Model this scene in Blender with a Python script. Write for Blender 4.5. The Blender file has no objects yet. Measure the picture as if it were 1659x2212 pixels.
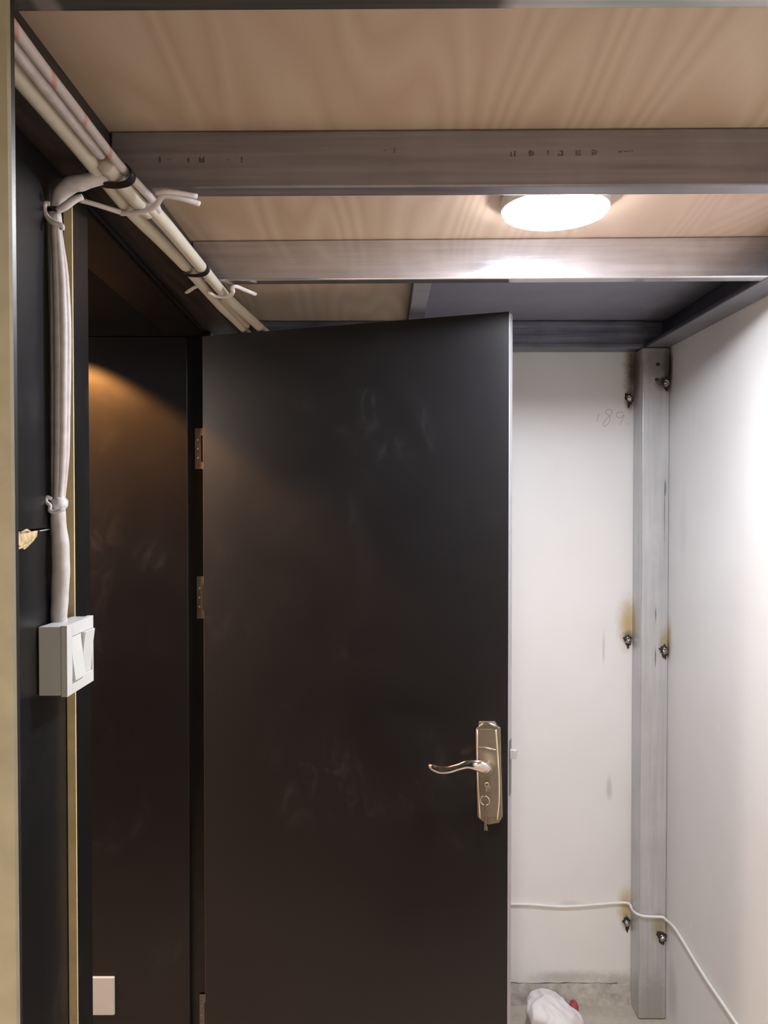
import bpy, bmesh, math, random
from mathutils import Vector, Matrix, noise
random.seed(7)
S = bpy.context.scene
COL = S.collection
PI = math.pi
H = 1.62                      # eye height above the floor
F = 1700.0                    # focal length in pixels of a 1659x2212 frame
PITCH = math.radians(1.04)    # camera looks slightly down

# ------------------------------------------------------------------ camera
cam_d = bpy.data.cameras.new('camera'); cam = bpy.data.objects.new('camera', cam_d); COL.objects.link(cam)
cam.location = (0, 0, H); cam.rotation_euler = (PI/2 - PITCH, 0, 0)
cam_d.sensor_fit = 'VERTICAL'; cam_d.sensor_height = 24; cam_d.lens = 24*F/2212
cam_d.clip_start = 0.02
S.camera = cam
# ------------------------------------------------------------------ world, exposure
w = bpy.data.worlds.new('world'); S.world = w; w.use_nodes = True
w.node_tree.nodes['Background'].inputs[0].default_value = (0.75, 0.8, 1, 1)
w.node_tree.nodes['Background'].inputs[1].default_value = 0.0
S.view_settings.view_transform = 'Standard'; S.view_settings.look = 'None'
S.view_settings.exposure = 0.0; S.view_settings.gamma = 1.0
S.view_settings.use_curve_mapping = False
LED_STRENGTH = 255.0
REAR_WATTS = 55.0
CORRIDOR_WATTS = 85.0
CORRIDOR_FILL_WATTS = 17.0

def light(name, kind, loc, watts, colour, size=.1, rot=(0,0,0)):
    d = bpy.data.lights.new(name, kind); d.energy = watts; d.color = colour
    if kind == 'POINT' or kind == 'SPOT': d.shadow_soft_size = size
    if kind == 'AREA': d.shape = 'DISK'; d.size = size
    o = bpy.data.objects.new(name, d); COL.objects.link(o); o.location = loc; o.rotation_euler = rot
    return o
# warm lamp of the outer room, behind the photographer (its fixture is built below)
light('rear_lamp_light', 'AREA', (-.30, -1.12, H+.500), REAR_WATTS, (1.0, .89, .76), .3)
# warm downlight of the passage outside the doorway
sp = light('passage_lamp_light', 'SPOT', (-.86, 2.0, H+.462), CORRIDOR_WATTS, (1.0, .42, .11), .018)
sp.data.spot_size = math.radians(116); sp.data.spot_blend = .25
light('passage_fill_light', 'AREA', (-1.66, 1.6, H+.44), CORRIDOR_FILL_WATTS, (1.0, .84, .70), .25)  # added area light without a fixture, brightens the passage floor and walls

# ------------------------------------------------------------------ node helpers
class NT:
    def __init__(s, name):
        s.m = bpy.data.materials.new(name); s.m.use_nodes = True
        s.n = s.m.node_tree.nodes; s.l = s.m.node_tree.links
        s.b = s.n['Principled BSDF']
        s.tc = s.n.new('ShaderNodeTexCoord')
    def link(s, a, b): s.l.new(a, b)
    def mapping(s, scale=(1,1,1), src='Object', rot=(0,0,0)):
        m = s.n.new('ShaderNodeMapping'); m.inputs['Scale'].default_value = scale
        m.inputs['Rotation'].default_value = rot
        s.link(s.tc.outputs[src], m.inputs[0]); return m.outputs[0]
    def noise(s, vec, scale, detail=4, rough=.55, dist=0):
        t = s.n.new('ShaderNodeTexNoise'); t.inputs['Scale'].default_value = scale
        t.inputs['Detail'].default_value = detail; t.inputs['Roughness'].default_value = rough
        t.inputs['Distortion'].default_value = dist
        s.link(vec, t.inputs['Vector']); return t.outputs['Fac']
    def ramp(s, fac, stops):
        r = s.n.new('ShaderNodeValToRGB'); e = r.color_ramp.elements
        while len(e) < len(stops): e.new(.5)
        for i, (p, c) in enumerate(stops):
            e[i].position = p; e[i].color = c if len(c) == 4 else (*c, 1)
        s.link(fac, r.inputs[0]); return r.outputs[0]
    def mix(s, fac, a, b, mode='MIX'):
        x = s.n.new('ShaderNodeMix'); x.data_type = 'RGBA'; x.blend_type = mode
        for sock, v in ((x.inputs[0], fac), (x.inputs[6], a), (x.inputs[7], b)):
            if hasattr(v, 'is_linked') or hasattr(v, 'links'): s.link(v, sock)
            elif isinstance(v, (int, float)): sock.default_value = v
            else: sock.default_value = (*v, 1) if len(v) == 3 else v
        return x.outputs[2]
    def math(s, op, a, b=None, clamp=False):
        x = s.n.new('ShaderNodeMath'); x.operation = op; x.use_clamp = clamp
        for i, v in enumerate((a, b)):
            if v is None: continue
            if isinstance(v, (int, float)): x.inputs[i].default_value = v
            else: s.link(v, x.inputs[i])
        return x.outputs[0]
    def mask(s, c, r, warp=.35, wscale=30, edge=(.25, 1.0)):
        """soft ellipsoidal mark with a ragged edge, 1 in its middle"""
        m = s.n.new('ShaderNodeMapping'); m.vector_type = 'TEXTURE'
        m.inputs['Location'].default_value = c; m.inputs['Scale'].default_value = r
        s.link(s.tc.outputs['Object'], m.inputs[0])
        ln = s.n.new('ShaderNodeVectorMath'); ln.operation = 'LENGTH'; s.link(m.outputs[0], ln.inputs[0])
        nz = s.noise(s.tc.outputs['Object'], wscale, 5)
        d = s.math('ADD', ln.outputs['Value'], s.math('MULTIPLY', s.math('SUBTRACT', nz, .5), warp*2))
        mr = s.n.new('ShaderNodeMapRange'); mr.interpolation_type = 'SMOOTHSTEP'
        mr.inputs['From Min'].default_value = edge[0]; mr.inputs['From Max'].default_value = edge[1]
        mr.inputs['To Min'].default_value = 1; mr.inputs['To Max'].default_value = 0
        s.link(d, mr.inputs['Value']); return mr.outputs[0]
    def bump(s, h, strength=.2, dist=.002):
        b = s.n.new('ShaderNodeBump'); b.inputs['Strength'].default_value = strength
        b.inputs['Distance'].default_value = dist
        s.link(h, b.inputs['Height']); s.link(b.outputs[0], s.b.inputs['Normal'])
    def set(s, rough=None, metal=None, spec=None, coat=None, base=None):
        for k, v in (('Roughness', rough), ('Metallic', metal), ('Specular IOR Level', spec), ('Coat Weight', coat)):
            if v is None: continue
            if isinstance(v, (int, float)): s.b.inputs[k].default_value = v
            else: s.link(v, s.b.inputs[k])
        if base is not None:
            if isinstance(base, tuple): s.b.inputs['Base Color'].default_value = (*base, 1)
            else: s.link(base, s.b.inputs['Base Color'])
        return s.m

def plain(name, c, rough=.5, metal=0, spec=.5, var=.12, scale=40, coat=0):
    t = NT(name); nz = t.noise(t.tc.outputs['Object'], scale)
    a = tuple(max(0, x*(1-var)) for x in c); b = tuple(min(1, x*(1+var)) for x in c)
    return t.set(rough, metal, spec, coat, t.ramp(nz, [(.3, a), (.7, b)]))

M = {}
def mark_positions():
    global ANCH
    ANCH = {  # where the burnt anchors sit, world coordinates
        'L': [(.776, 2.497, H+.313), (.776, 2.497, H-.453), (.776, 2.497, H-1.362)],
        'R': [(.868, 2.418, H+.350), (.868, 2.418, H-.470), (.868, 2.418, H-1.360)]}
mark_positions()

def white_wall(name, lower=None):
    t = NT(name)
    n1 = t.noise(t.tc.outputs['Object'], 2.2, 3)
    n2 = t.noise(t.tc.outputs['Object'], 60, 5)
    c = t.ramp(n1, [(.3, (.77, .755, .745)), (.7, (.83, .82, .81))])
    # faint vertical scuffs
    sc = t.noise(t.mapping((9, 9, .9)), 4, 6, .65, .4)
    c = t.mix(t.ramp(sc, [(.66, (0,0,0)), (.76, (.12,.12,.12))]), c, (.45, .43, .42))
    if lower:
        for (cx, cy, cz), (rx, ry, rz), col, k, ed in lower:
            f = t.math('MULTIPLY', t.mask((cx, cy, cz), (rx, ry, rz), .28, 45, ed), k)
            c = t.mix(f, c, col)
    t.bump(n2, .12, .001)
    return t.set(.48, 0, .4, None, c)

YEL, BRN, BLK = (.50, .36, .12), (.10, .055, .035), (.02, .018, .016)
back_marks = [
    ((.785, 2.5, H+.40), (.034, .1, .14), BRN, .95, (.05, 1.05)),
    ((.778, 2.5, H+.315), (.022, .1, .045), (.14, .10, .05), .8, (.2, 1.1)),
    ((.776, 2.5, H-.40), (.044, .1, .115), YEL, .85, (.05, 1.05)),
    ((.778, 2.5, H-.445), (.026, .1, .030), BLK, .7, (.2, 1.1)),
    ((.776, 2.5, H-1.31), (.034, .1, .085), YEL, .8, (.1, 1.05)),
    ((.778, 2.5, H-1.36), (.018, .1, .032), BLK, .6, (.2, 1.1)),
    ((.60, 2.5, H-1.54), (.16, .1, .028), (.42, .38, .34), .6, (.2, 1.1)),
    ((.76, 2.5, H-1.56), (.10, .1, .05), (.35, .32, .29), .6, (.2, 1.1)),
    ((.70, 2.5, H-.48), (.006, .1, .07), (.40, .37, .35), .4, (.2, 1.1)),
    ((.72, 2.5, H-.93), (.012, .1, .05), (.42, .40, .38), .5, (.2, 1.1)),
    ((.60, 2.5, H-1.30), (.05, .1, .012), (.5, .47, .45), .4, (.2, 1.1)),
]
right_marks = [
    ((.875, 2.412, H+.40), (.1, .026, .085), BLK, .9, (.2, 1.1)),
    ((.875, 2.41, H-.435), (.1, .034, .085), YEL, .75, (.1, 1.05)),
    ((.875, 2.414, H-.465), (.1, .016, .035), BLK, .6, (.2, 1.1)),
    ((.875, 2.414, H-1.34), (.1, .016, .05), YEL, .5, (.1, 1.05)),
    ((.875, 2.30, H-.10), (.1, .035, .16), (.55, .53, .54), .25, (.2, 1.1)),
    ((.875, 2.05, H-.60), (.1, .006, .012), (.9, .9, .9), .5, (.2, 1.1)),
    ((.875, 2.22, H-1.22), (.1, .008, .014), (.9, .9, .9), .6, (.2, 1.1)),
    ((.875, 2.36, H-1.50), (.1, .05, .12), (.50, .47, .44), .5, (.2, 1.1)),
]
M['wall_back'] = white_wall('white_paint_back', back_marks)
M['wall_right'] = white_wall('white_paint_right', right_marks)
M['wall'] = white_wall('white_paint')

def steel(name, dark, lightc, rough=(.26, .5), metal=.85, marks=(), axis='X', streak=16, bmp=.12):
    t = NT(name)
    sc = {'X': (.5, 14, streak), 'Z': (streak, streak, .5), 'Y': (14, .5, streak)}[axis]
    st = t.noise(t.mapping(sc), 5, 6, .6, .2)
    pt = t.noise(t.tc.outputs['Object'], 7, 5, .6, .3)
    f = t.math('ADD', t.math('MULTIPLY', st, .6), t.math('MULTIPLY', pt, .4))
    c = t.ramp(f, [(.36, dark), (.62, lightc)])
    for (cc, rr, col, k, ed) in marks:
        c = t.mix(t.math('MULTIPLY', t.mask(cc, rr, .3, 45, ed), k), c, col)
    t.bump(st, bmp, .0012)
    rg = t.ramp(st, [(.3, (rough[0],)*3), (.7, (rough[1],)*3)])
    return t.set(rg, metal, .5, None, c)
post_marks = [
    ((.79, 2.47, H+.40), (.018, .06, .12), BRN, .85, (.2, 1.1)),
    ((.868, 2.42, H+.395), (.024, .06, .085), BLK, .92, (.2, 1.1)),
    ((.852, 2.42, H+.352), (.030, .06, .030), BLK, .8, (.2, 1.1)),
    ((.835, 2.42, H+.418), (.06, .06, .07), (.16, .15, .15), .7, (.3, 1.2)),
    ((.79, 2.49, H-.41), (.014, .04, .09), (.35, .27, .12), .6, (.2, 1.1)),
    ((.862, 2.42, H-.45), (.022, .06, .055), (.40, .33, .16), .8, (.2, 1.1)),
    ((.850, 2.42, H-1.33), (.026, .06, .07), (.36, .30, .14), .75, (.2, 1.1)),
    ((.83, 2.42, H-1.58), (.06, .06, .14), (.30, .27, .24), .6, (.3, 1.2)),
    ((.835, 2.42, H-.36), (.0022, .06, .03), (.06, .06, .06), .8, (.3, 1.2)),
    ((.835, 2.42, H-.49), (.0022, .06, .035), (.06, .06, .06), .8, (.3, 1.2)),
    ((.860, 2.42, H-.05), (.0016, .06, .12), (.08, .08, .08), .7, (.3, 1.2)),
    ((.862, 2.42, H+.03), (.004, .06, .03), (.10, .10, .10), .7, (.3, 1.2)),
]
M['post'] = steel('galvanised_post', (.47, .47, .48), (.60, .60, .615), (.30, .38), .35, post_marks, 'Z', bmp=.04)
M['beam_a'] = steel('galvanised_joist', (.225, .205, .225), (.34, .32, .345), (.30, .45), .45)
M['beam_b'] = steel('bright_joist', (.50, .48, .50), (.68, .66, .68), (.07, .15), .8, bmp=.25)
M['beam_dark_reflection'] = steel('edge_beam_dark_reflection', (.05, .05, .06), (.11, .11, .14), (.35, .55), .6, (), 'Y')  # dark reflection of the shiny web painted into its colour
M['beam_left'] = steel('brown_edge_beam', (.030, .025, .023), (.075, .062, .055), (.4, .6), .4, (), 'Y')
M['beam_back'] = steel('blue_grey_beam', (.11, .12, .17), (.27, .28, .34), (.28, .45), .6)
M['sheet'] = steel('grey_sheet', (.22, .22, .27), (.29, .29, .35), (.45, .6), .2)

def painted_reflection():
    """joist under the frame's top edge: its dark and bright reflections painted into the colour"""
    t = NT('joist_painted_reflection')
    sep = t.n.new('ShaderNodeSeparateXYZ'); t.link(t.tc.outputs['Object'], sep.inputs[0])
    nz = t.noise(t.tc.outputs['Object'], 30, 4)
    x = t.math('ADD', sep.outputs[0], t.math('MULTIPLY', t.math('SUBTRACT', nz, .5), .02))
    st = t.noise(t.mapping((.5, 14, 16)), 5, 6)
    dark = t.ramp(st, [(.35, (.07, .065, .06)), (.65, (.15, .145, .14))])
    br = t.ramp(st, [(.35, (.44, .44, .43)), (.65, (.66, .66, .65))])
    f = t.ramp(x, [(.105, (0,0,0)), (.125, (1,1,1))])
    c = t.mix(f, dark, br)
    c = t.mix(t.math('MULTIPLY', t.mask((-.315, .74, H+.46), (.014, .2, .2), .2, 20, (.4, 1.1)), .8), c, (.42, .38, .36))  # bright reflection painted near the left end
    c = t.mix(t.math('MULTIPLY', t.mask((.25, .74, H+.46), (.07, .2, .2), .3, 12, (.2, 1.1)), .35), c, (.20, .36, .28))  # greenish, then reddish tint of the reflection painted in
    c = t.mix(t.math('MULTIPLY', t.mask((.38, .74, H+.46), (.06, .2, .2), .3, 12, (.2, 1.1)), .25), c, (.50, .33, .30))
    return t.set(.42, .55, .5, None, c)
M['beam_zero'] = painted_reflection()

def plywood():
    t = NT('plywood_soffit')
    # rotary-cut veneer: contours of a slow field stretched along Y give long streaks and cathedral arches
    fld = t.noise(t.mapping((1.0, .15, 1), rot=(0, 0, .06)), 3.0, 2, .4, .12)
    rings = t.math('FRACT', t.math('MULTIPLY', fld, 26))
    tri = t.math('ABSOLUTE', t.math('SUBTRACT', t.math('MULTIPLY', rings, 2), 1))
    fine = t.noise(t.mapping((60, 2.0, 1)), 2.0, 5, .6)
    big = t.noise(t.mapping((2.0, 1.0, 1)), 1.6, 3)
    c = t.ramp(tri, [(.0, (.555, .415, .285)), (.45, (.61, .47, .335)), (1, (.665, .53, .39))])
    c = t.mix(t.ramp(fine, [(.35, (.0,)*3), (.75, (.16,)*3)]), c, (.48, .34, .22))
    c = t.mix(t.ramp(big, [(.38, (0,)*3), (.66, (.55,)*3)]), c, (.60, .43, .34))
    t.bump(fine, .1, .0008)
    return t.set(.55, 0, .4, None, c)
M['ply'] = plywood()

def melamine(name='black_melamine', base=(.0052, .0048, .0060), rough=.36, scuff=.28):
    t = NT(name)
    n = t.noise(t.tc.outputs['Object'], 3.0, 6, .62, .8)
    n2 = t.noise(t.mapping((1, 1, .5)), 14, 7, .7, 1.5)
    f = t.math('MULTIPLY', t.ramp(n, [(.52, (0,)*3), (.72, (1,)*3)]), t.ramp(n2, [(.5, (0,)*3), (.74, (1,)*3)]))
    c = t.mix(t.math('MULTIPLY', f, scuff), base, (.10, .095, .095))
    r = t.ramp(n, [(.3, (rough-.03,)*3), (.7, (rough+.06,)*3)])
    fn = t.noise(t.tc.outputs['Object'], 420, 2)
    t.bump(fn, .1, .0004)
    return t.set(r, 0, .5, None, c)
M['black'] = melamine()
M['black_wall'] = melamine('black_wall_board', (.006, .006, .0075), .33, .3)
M['black_frame'] = melamine('black_frame_board', (.005, .0045, .0045), .36, .4)
M['raw_edge'] = plain('raw_board_edge', (.74, .60, .33), .7, 0, .3, .12, 25)
M['raw_edge2'] = plain('pale_board_edge', (.31, .275, .19), .7, 0, .3, .12, 25)
M['brown_board'] = plain('brown_board', (.16, .10, .06), .6)
M['splinter'] = plain('splintered_wood', (.60, .46, .26), .8, 0, .3, .35, 120)
M['conduit'] = plain('cream_conduit', (.66, .61, .50), .42, 0, .5, .04, 30)
M['sleeve'] = plain('white_sleeve', (.66, .61, .60), .5, 0, .5, .12, 60)
M['string'] = plain('white_tape', (.74, .70, .68), .5, 0, .5, .06)
M['gloss_tape'] = plain('clear_tape', (.80, .79, .82), .18, 0, .6, .08, 70, .6)
M['black_tape'] = plain('black_tape', (.015, .014, .014), .35)
M['red'] = plain('red_mark', (.36, .05, .06), .6)
def striped():
    t = NT('red_striped_sleeve')
    wv = t.n.new('ShaderNodeTexWave'); wv.wave_type = 'BANDS'; wv.bands_direction = 'DIAGONAL'
    wv.inputs['Scale'].default_value = 7.0; wv.inputs['Distortion'].default_value = 1.2
    t.link(t.tc.outputs['Object'], wv.inputs[0])
    c = t.mix(t.ramp(wv.outputs['Fac'], [(.93, (0,)*3), (.98, (.6,)*3)]), (.66, .60, .58), (.62, .22, .18))
    return t.set(.5, 0, .5, None, c)
M['striped'] = striped()
M['plastic'] = plain('white_plastic', (.68, .69, .67), .35, 0, .5, .02)
M['nickel'] = plain('satin_nickel', (.50, .46, .40), .32, 1, .5, .06, 20)
M['nickel_dark'] = plain('brushed_bronze', (.33, .29, .23), .42, .9, .5, .08, 60)
M['rim'] = plain('cream_rim', (.70, .66, .50), .35, .3, .5, .04)
M['chrome'] = plain('chrome', (.75, .73, .74), .14, 1, .5, .03)
M['hinge'] = plain('hinge_steel', (.20, .19, .18), .40, .6, .5, .15, 50)
M['edgeband'] = plain('grey_edge_band', (.42, .41, .44), .45, 0, .5, .08)
M['weld'] = plain('weld_metal', (.55, .53, .52), .28, 1, .5, .3, 200)
M['burnt'] = plain('burnt_steel', (.05, .04, .035), .6, .4, .5, .5, 150)
M['ink'] = plain('stamp_ink', (.10, .085, .09), .7)
M['pencil'] = plain('pencil', (.42, .40, .40), .8)
M['latch'] = plain('latch_metal', (.52, .50, .51), .4, .3, .5, .1)
M['cable'] = plain('white_cable', (.80, .79, .76), .4, 0, .5, .03)
M['cloth'] = plain('white_cloth', (.80, .78, .80), .85, 0, .2, .05)
M['mortar'] = plain('mortar', (.46, .43, .39), .9, 0, .2, .25, 40)
def concrete():
    t = NT('concrete_floor')
    a = t.noise(t.tc.outputs['Object'], 9, 8, .65); b = t.noise(t.tc.outputs['Object'], 60, 6, .7)
    c = t.ramp(a, [(.3, (.38, .34, .28)), (.7, (.55, .50, .43))])
    c = t.mix(t.ramp(b, [(.55, (0,)*3), (.7, (.5,)*3)]), c, (.62, .59, .54))
    t.bump(a, .4, .004); return t.set(.8, 0, .3, None, c)
M['floor'] = concrete()
t = NT('led_diffuser'); t.b.inputs['Emission Color'].default_value = (.91, .93, 1, 1)
t.b.inputs['Emission Strength'].default_value = LED_STRENGTH; M['led'] = t.set(.5, 0, .3, None, (.9, .9, .9))
t = NT('warm_diffuser'); t.b.inputs['Emission Color'].default_value = (1, .84, .62, 1)
t.b.inputs['Emission Strength'].default_value = 6; M['warm'] = t.set(.5, 0, .3, None, (.9, .88, .8))

# ------------------------------------------------------------------ mesh helpers
def ray(x, y):
    """direction through a pixel, scaled so its Y component is 1"""
    cx, cy = (x-829.5)/F, (1106-y)/F
    v = Vector((cx, math.cos(PITCH)+cy*math.sin(PITCH), cy*math.cos(PITCH)-math.sin(PITCH)))
    return v/v.y
def at(x, y, Y):
    return Vector((0, 0, H)) + ray(x, y)*Y
def atz(x, y, z):
    r = ray(x, y); return Vector((0, 0, H)) + r*((z-H)/r.z)
def atX(x, y, X):
    r = ray(x, y); return Vector((0, 0, H)) + r*(X/r.x)

def obj(name, bm, mat, parent=None, smooth=False, bevel=0, origin=None, seg=2):
    me = bpy.data.meshes.new(name)
    bmesh.ops.recalc_face_normals(bm, faces=bm.faces[:])
    if origin is not None: bmesh.ops.translate(bm, verts=bm.verts[:], vec=-Vector(origin))
    bm.to_mesh(me); bm.free()
    o = bpy.data.objects.new(name, me); COL.objects.link(o)
    mats = mat if isinstance(mat, (list, tuple)) else [mat]
    for m in mats: me.materials.append(m)
    if origin is not None: o.location = origin
    if parent: o.parent = parent
    if smooth:
        for p in me.polygons: p.use_smooth = True
    if bevel:
        b = o.modifiers.new('bevel', 'BEVEL'); b.width = bevel; b.segments = seg; b.limit_method = 'ANGLE'
        b.angle_limit = math.radians(40)
        for p in me.polygons: p.use_smooth = True
        try:
            wn = o.modifiers.new('wn', 'WEIGHTED_NORMAL'); wn.keep_sharp = True
        except Exception: pass
    return o
def box(bm, lo, hi, mi=0):
    lo, hi = Vector(lo), Vector(hi)
    vs = [bm.verts.new((x, y, z)) for z in (lo.z, hi.z) for y in (lo.y, hi.y) for x in (lo.x, hi.x)]
    fs = []
    for idx in ((0,2,3,1), (4,5,7,6), (0,1,5,4), (2,6,7,3), (0,4,6,2), (1,3,7,5)):
        f = bm.faces.new([vs[i] for i in idx]); f.material_index = mi; fs.append(f)
    return fs
def prism(bm, poly, z0, z1, mi=0):
    """footprint polygon (x, y) pulled up from z0 to z1"""
    a = [bm.verts.new((x, y, z0)) for x, y in poly]; b = [bm.verts.new((x, y, z1)) for x, y in poly]
    n = len(poly)
    fs = [bm.faces.new(a[::-1]), bm.faces.new(b)]
    for i in range(n): fs.append(bm.faces.new((a[i], a[(i+1) % n], b[(i+1) % n], b[i])))
    for f in fs: f.material_index = mi
def plate(bm, poly, y0, y1, mi=0):
    """outline polygon (x, z) given depth from y0 to y1"""
    a = [bm.verts.new((x, y0, z)) for x, z in poly]; b = [bm.verts.new((x, y1, z)) for x, z in poly]
    n = len(poly)
    fs = [bm.faces.new(a), bm.faces.new(b[::-1])]
    for i in range(n): fs.append(bm.faces.new((a[i], b[i], b[(i+1) % n], a[(i+1) % n])))
    for f in fs: f.material_index = mi
def smoothpath(pts, n=6):
    pts = [Vector(p) for p in pts]; out = []
    P = [pts[0]*2-pts[1]] + pts + [pts[-1]*2-pts[-2]]
    for i in range(1, len(P)-2):
        for k in range(n):
            t = k/n; a, b, c, d = P[i-1], P[i], P[i+1], P[i+2]
            out.append(.5*((2*b)+(-a+c)*t+(2*a-5*b+4*c-d)*t*t+(-a+3*b-3*c+d)*t**3))
    out.append(pts[-1]); return out
def lerp_list(v, n):
    m = len(v)-1; out = []
    for i in range(n):
        s = i/(n-1)*m; k = min(int(s), m-1); out.append(v[k]+(v[k+1]-v[k])*(s-k))
    return out
def sweep(bm, pts, rad, seg=12, flat=1.0, up=None, wob=0, mi=0):
    pts = [Vector(p) for p in pts]; n = len(pts)
    if not isinstance(rad, (list, tuple)): rad = [rad]*n
    if len(rad) != n: rad = lerp_list(list(rad), n)
    rings = []; prev = None
    for i, p in enumerate(pts):
        tng = (pts[min(i+1, n-1)]-pts[max(i-1, 0)]).normalized()
        if up is not None: u = Vector(up)
        else: u = prev if prev is not None else (Vector((0, 0, 1)) if abs(tng.z) < .9 else Vector((1, 0, 0)))
        u = (u - tng*u.dot(tng)).normalized(); prev = u; v = tng.cross(u)
        ring = []
        for k in range(seg):
            a = 2*PI*k/seg; r = rad[i]
            if wob: r *= 1+wob*math.sin(3*a+i*.9)+wob*random.uniform(-.6, .6)
            ring.append(bm.verts.new(p + v*math.cos(a)*r + u*math.sin(a)*r*flat))
        rings.append(ring)
    for i in range(n-1):
        for k in range(seg):
            f = bm.faces.new((rings[i][k], rings[i][(k+1) % seg], rings[i+1][(k+1) % seg], rings[i+1][k]))
            f.material_index = mi
    bm.faces.new(rings[0][::-1]).material_index = mi; bm.faces.new(rings[-1]).material_index = mi
def lathe(bm, prof, seg=32, c=(0,0,0)):
    """profile (r, z) spun about Z"""
    c = Vector(c); rings = []
    for r, z in prof:
        rings.append([bm.verts.new(c+Vector((r*math.cos(2*PI*k/seg), r*math.sin(2*PI*k/seg), z))) for k in range(seg)])
    for i in range(len(rings)-1):
        for k in range(seg): bm.faces.new((rings[i][k], rings[i][(k+1) % seg], rings[i+1][(k+1) % seg], rings[i+1][k]))
    bm.faces.new(rings[0][::-1]); bm.faces.new(rings[-1])
def torus(bm, c, R, r, n=24, m=8, axis='Y'):
    c = Vector(c); rings = []
    for i in range(n):
        a = 2*PI*i/n; d = Vector((math.cos(a), 0, math.sin(a))) if axis == 'Y' else Vector((math.cos(a), math.sin(a), 0))
        ax = Vector((0, 1, 0)) if axis == 'Y' else Vector((0, 0, 1))
        rings.append([bm.verts.new(c + d*(R+r*math.cos(2*PI*k/m)) + ax*r*math.sin(2*PI*k/m)) for k in range(m)])
    for i in range(n):
        for k in range(m): bm.faces.new((rings[i][k], rings[(i+1) % n][k], rings[(i+1) % n][(k+1) % m], rings[i][(k+1) % m]))
B = bmesh.new
def tag(o, label, cat, group=None):
    o['label'] = label; o['category'] = cat
    if group: o['group'] = group
    return o
def thing(name, label, cat, loc=(0,0,0), rotz=0, group=None):
    o = bpy.data.objects.new(name, None); COL.objects.link(o); o.empty_display_size = .05
    o.location = loc; o.rotation_euler = (0, 0, rotz); return tag(o, label, cat, group)
def struct(name, bm, mat, **k):
    o = obj(name, bm, mat, **k); o['kind'] = 'structure'; return o

# ------------------------------------------------------------------ levels (above the floor)
ZF = H + .46     # underside of the steel frame
ZC = H + .545    # underside of the boards
XR = .875        # right wall
YB = 2.50        # back wall
def wl(y): return -.4175 - .0376*y    # left wall face, slightly splayed

# ------------------------------------------------------------------ structure
bm = B(); box(bm, (-1.8, -2.4, -.1), (1.0, 2.62, 0)); struct('floor', bm, M['floor'])
bm = B(); box(bm, (-1.8, -2.4, ZC), (1.0, 1.70, ZC+.018)); box(bm, (-1.8, 1.70, ZC), (.07, 2.62, ZC+.018)); struct('ceiling', bm, M['ply'])
bm = B(); box(bm, (.07, 1.70, ZC+.001), (XR, 2.5, ZC+.012)); struct('ceiling_sheet', bm, M['sheet'])
bm = B(); box(bm, (-.50, YB, .0), (1.0, YB+.12, ZC)); wb = struct('wall_back', bm, M['wall_back'])
bm = B(); box(bm, (XR, -2.4, 0), (XR+.12, YB, ZC)); struct('wall_right', bm, M['wall_right'])
bm = B(); box(bm, (-1.8, -2.52, 0), (1.0, -2.4, ZC)); struct('wall_rear', bm, M['wall'])
bm = B(); box(bm, (-1.92, -2.4, 0), (-1.8, 2.62, ZC)); struct('wall_far_left', bm, M['wall'])
# left wall: black boards, upper and lower, seam between
seam = at(90, 1146, 1.0).z
def wall_strip(bm, y0, y1, z0, z1, t0=0, t1=.012):
    prism(bm, [(wl(y0)-t1, y0), (wl(y0)-t0, y0), (wl(y1)-t0, y1), (wl(y1)-t1, y1)], z0, z1)
bm = B(); wall_strip(bm, .64, 1.136, seam+.0012, ZF, 0, .012); wall_strip(bm, .64, 1.136, 0, seam-.0012, 0.0006, .012)
wall_strip(bm, .64, 1.19, 0, ZF, .0125, .09)
wleft = struct('wall_left', bm, M['black_wall'])
# chipped hole with splintered wood at the seam
def on_wall(x, y, out=0): 
    r = ray(x, y); # intersect x = wl(y): X = rx*Y
    Y = -.4175/(r.x+.0376); p = Vector((0, 0, H))+r*Y; p.x += out; return p
bm = B()
outline = [(32,1152),(46,1148),(60,1150),(80,1146),(79,1158),(70,1170),(60,1180),(52,1187),(44,1182),(36,1174),(31,1162)]
fr = [bm.verts.new(on_wall(x, y, .0008)) for x, y in outline]; bk = [bm.verts.new(on_wall(x, y, -.004)) for x, y in outline]
c = bm.verts.new(on_wall(55, 1162, .0022))
for i in range(len(fr)):
    j = (i+1) % len(fr); bm.faces.new((fr[i], fr[j], c)); bm.faces.new((fr[i], bk[i], bk[j], fr[j]))
obj('chipped_wood', bm, M['splinter'], wleft)['label'] = 'raw splintered wood chip'
bm = B(); sweep(bm, [on_wall(33, 1187, .001), on_wall(50, 1178, .003), on_wall(66, 1170, .002)], [.0012, .002, .0008], 6)
sweep(bm, [on_wall(42, 1150, .002), on_wall(52, 1145, .003), on_wall(62, 1148, .002)], [.001, .0018, .0008], 6)
obj('splinter', bm, M['splinter'], wleft)
bm = B(); sweep(bm, [on_wall(84, 1147, .0005), on_wall(105, 1143.5, .0005)], .0009, 6); obj('bright_seam_edge', bm, M['edgeband'], wleft)
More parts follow.
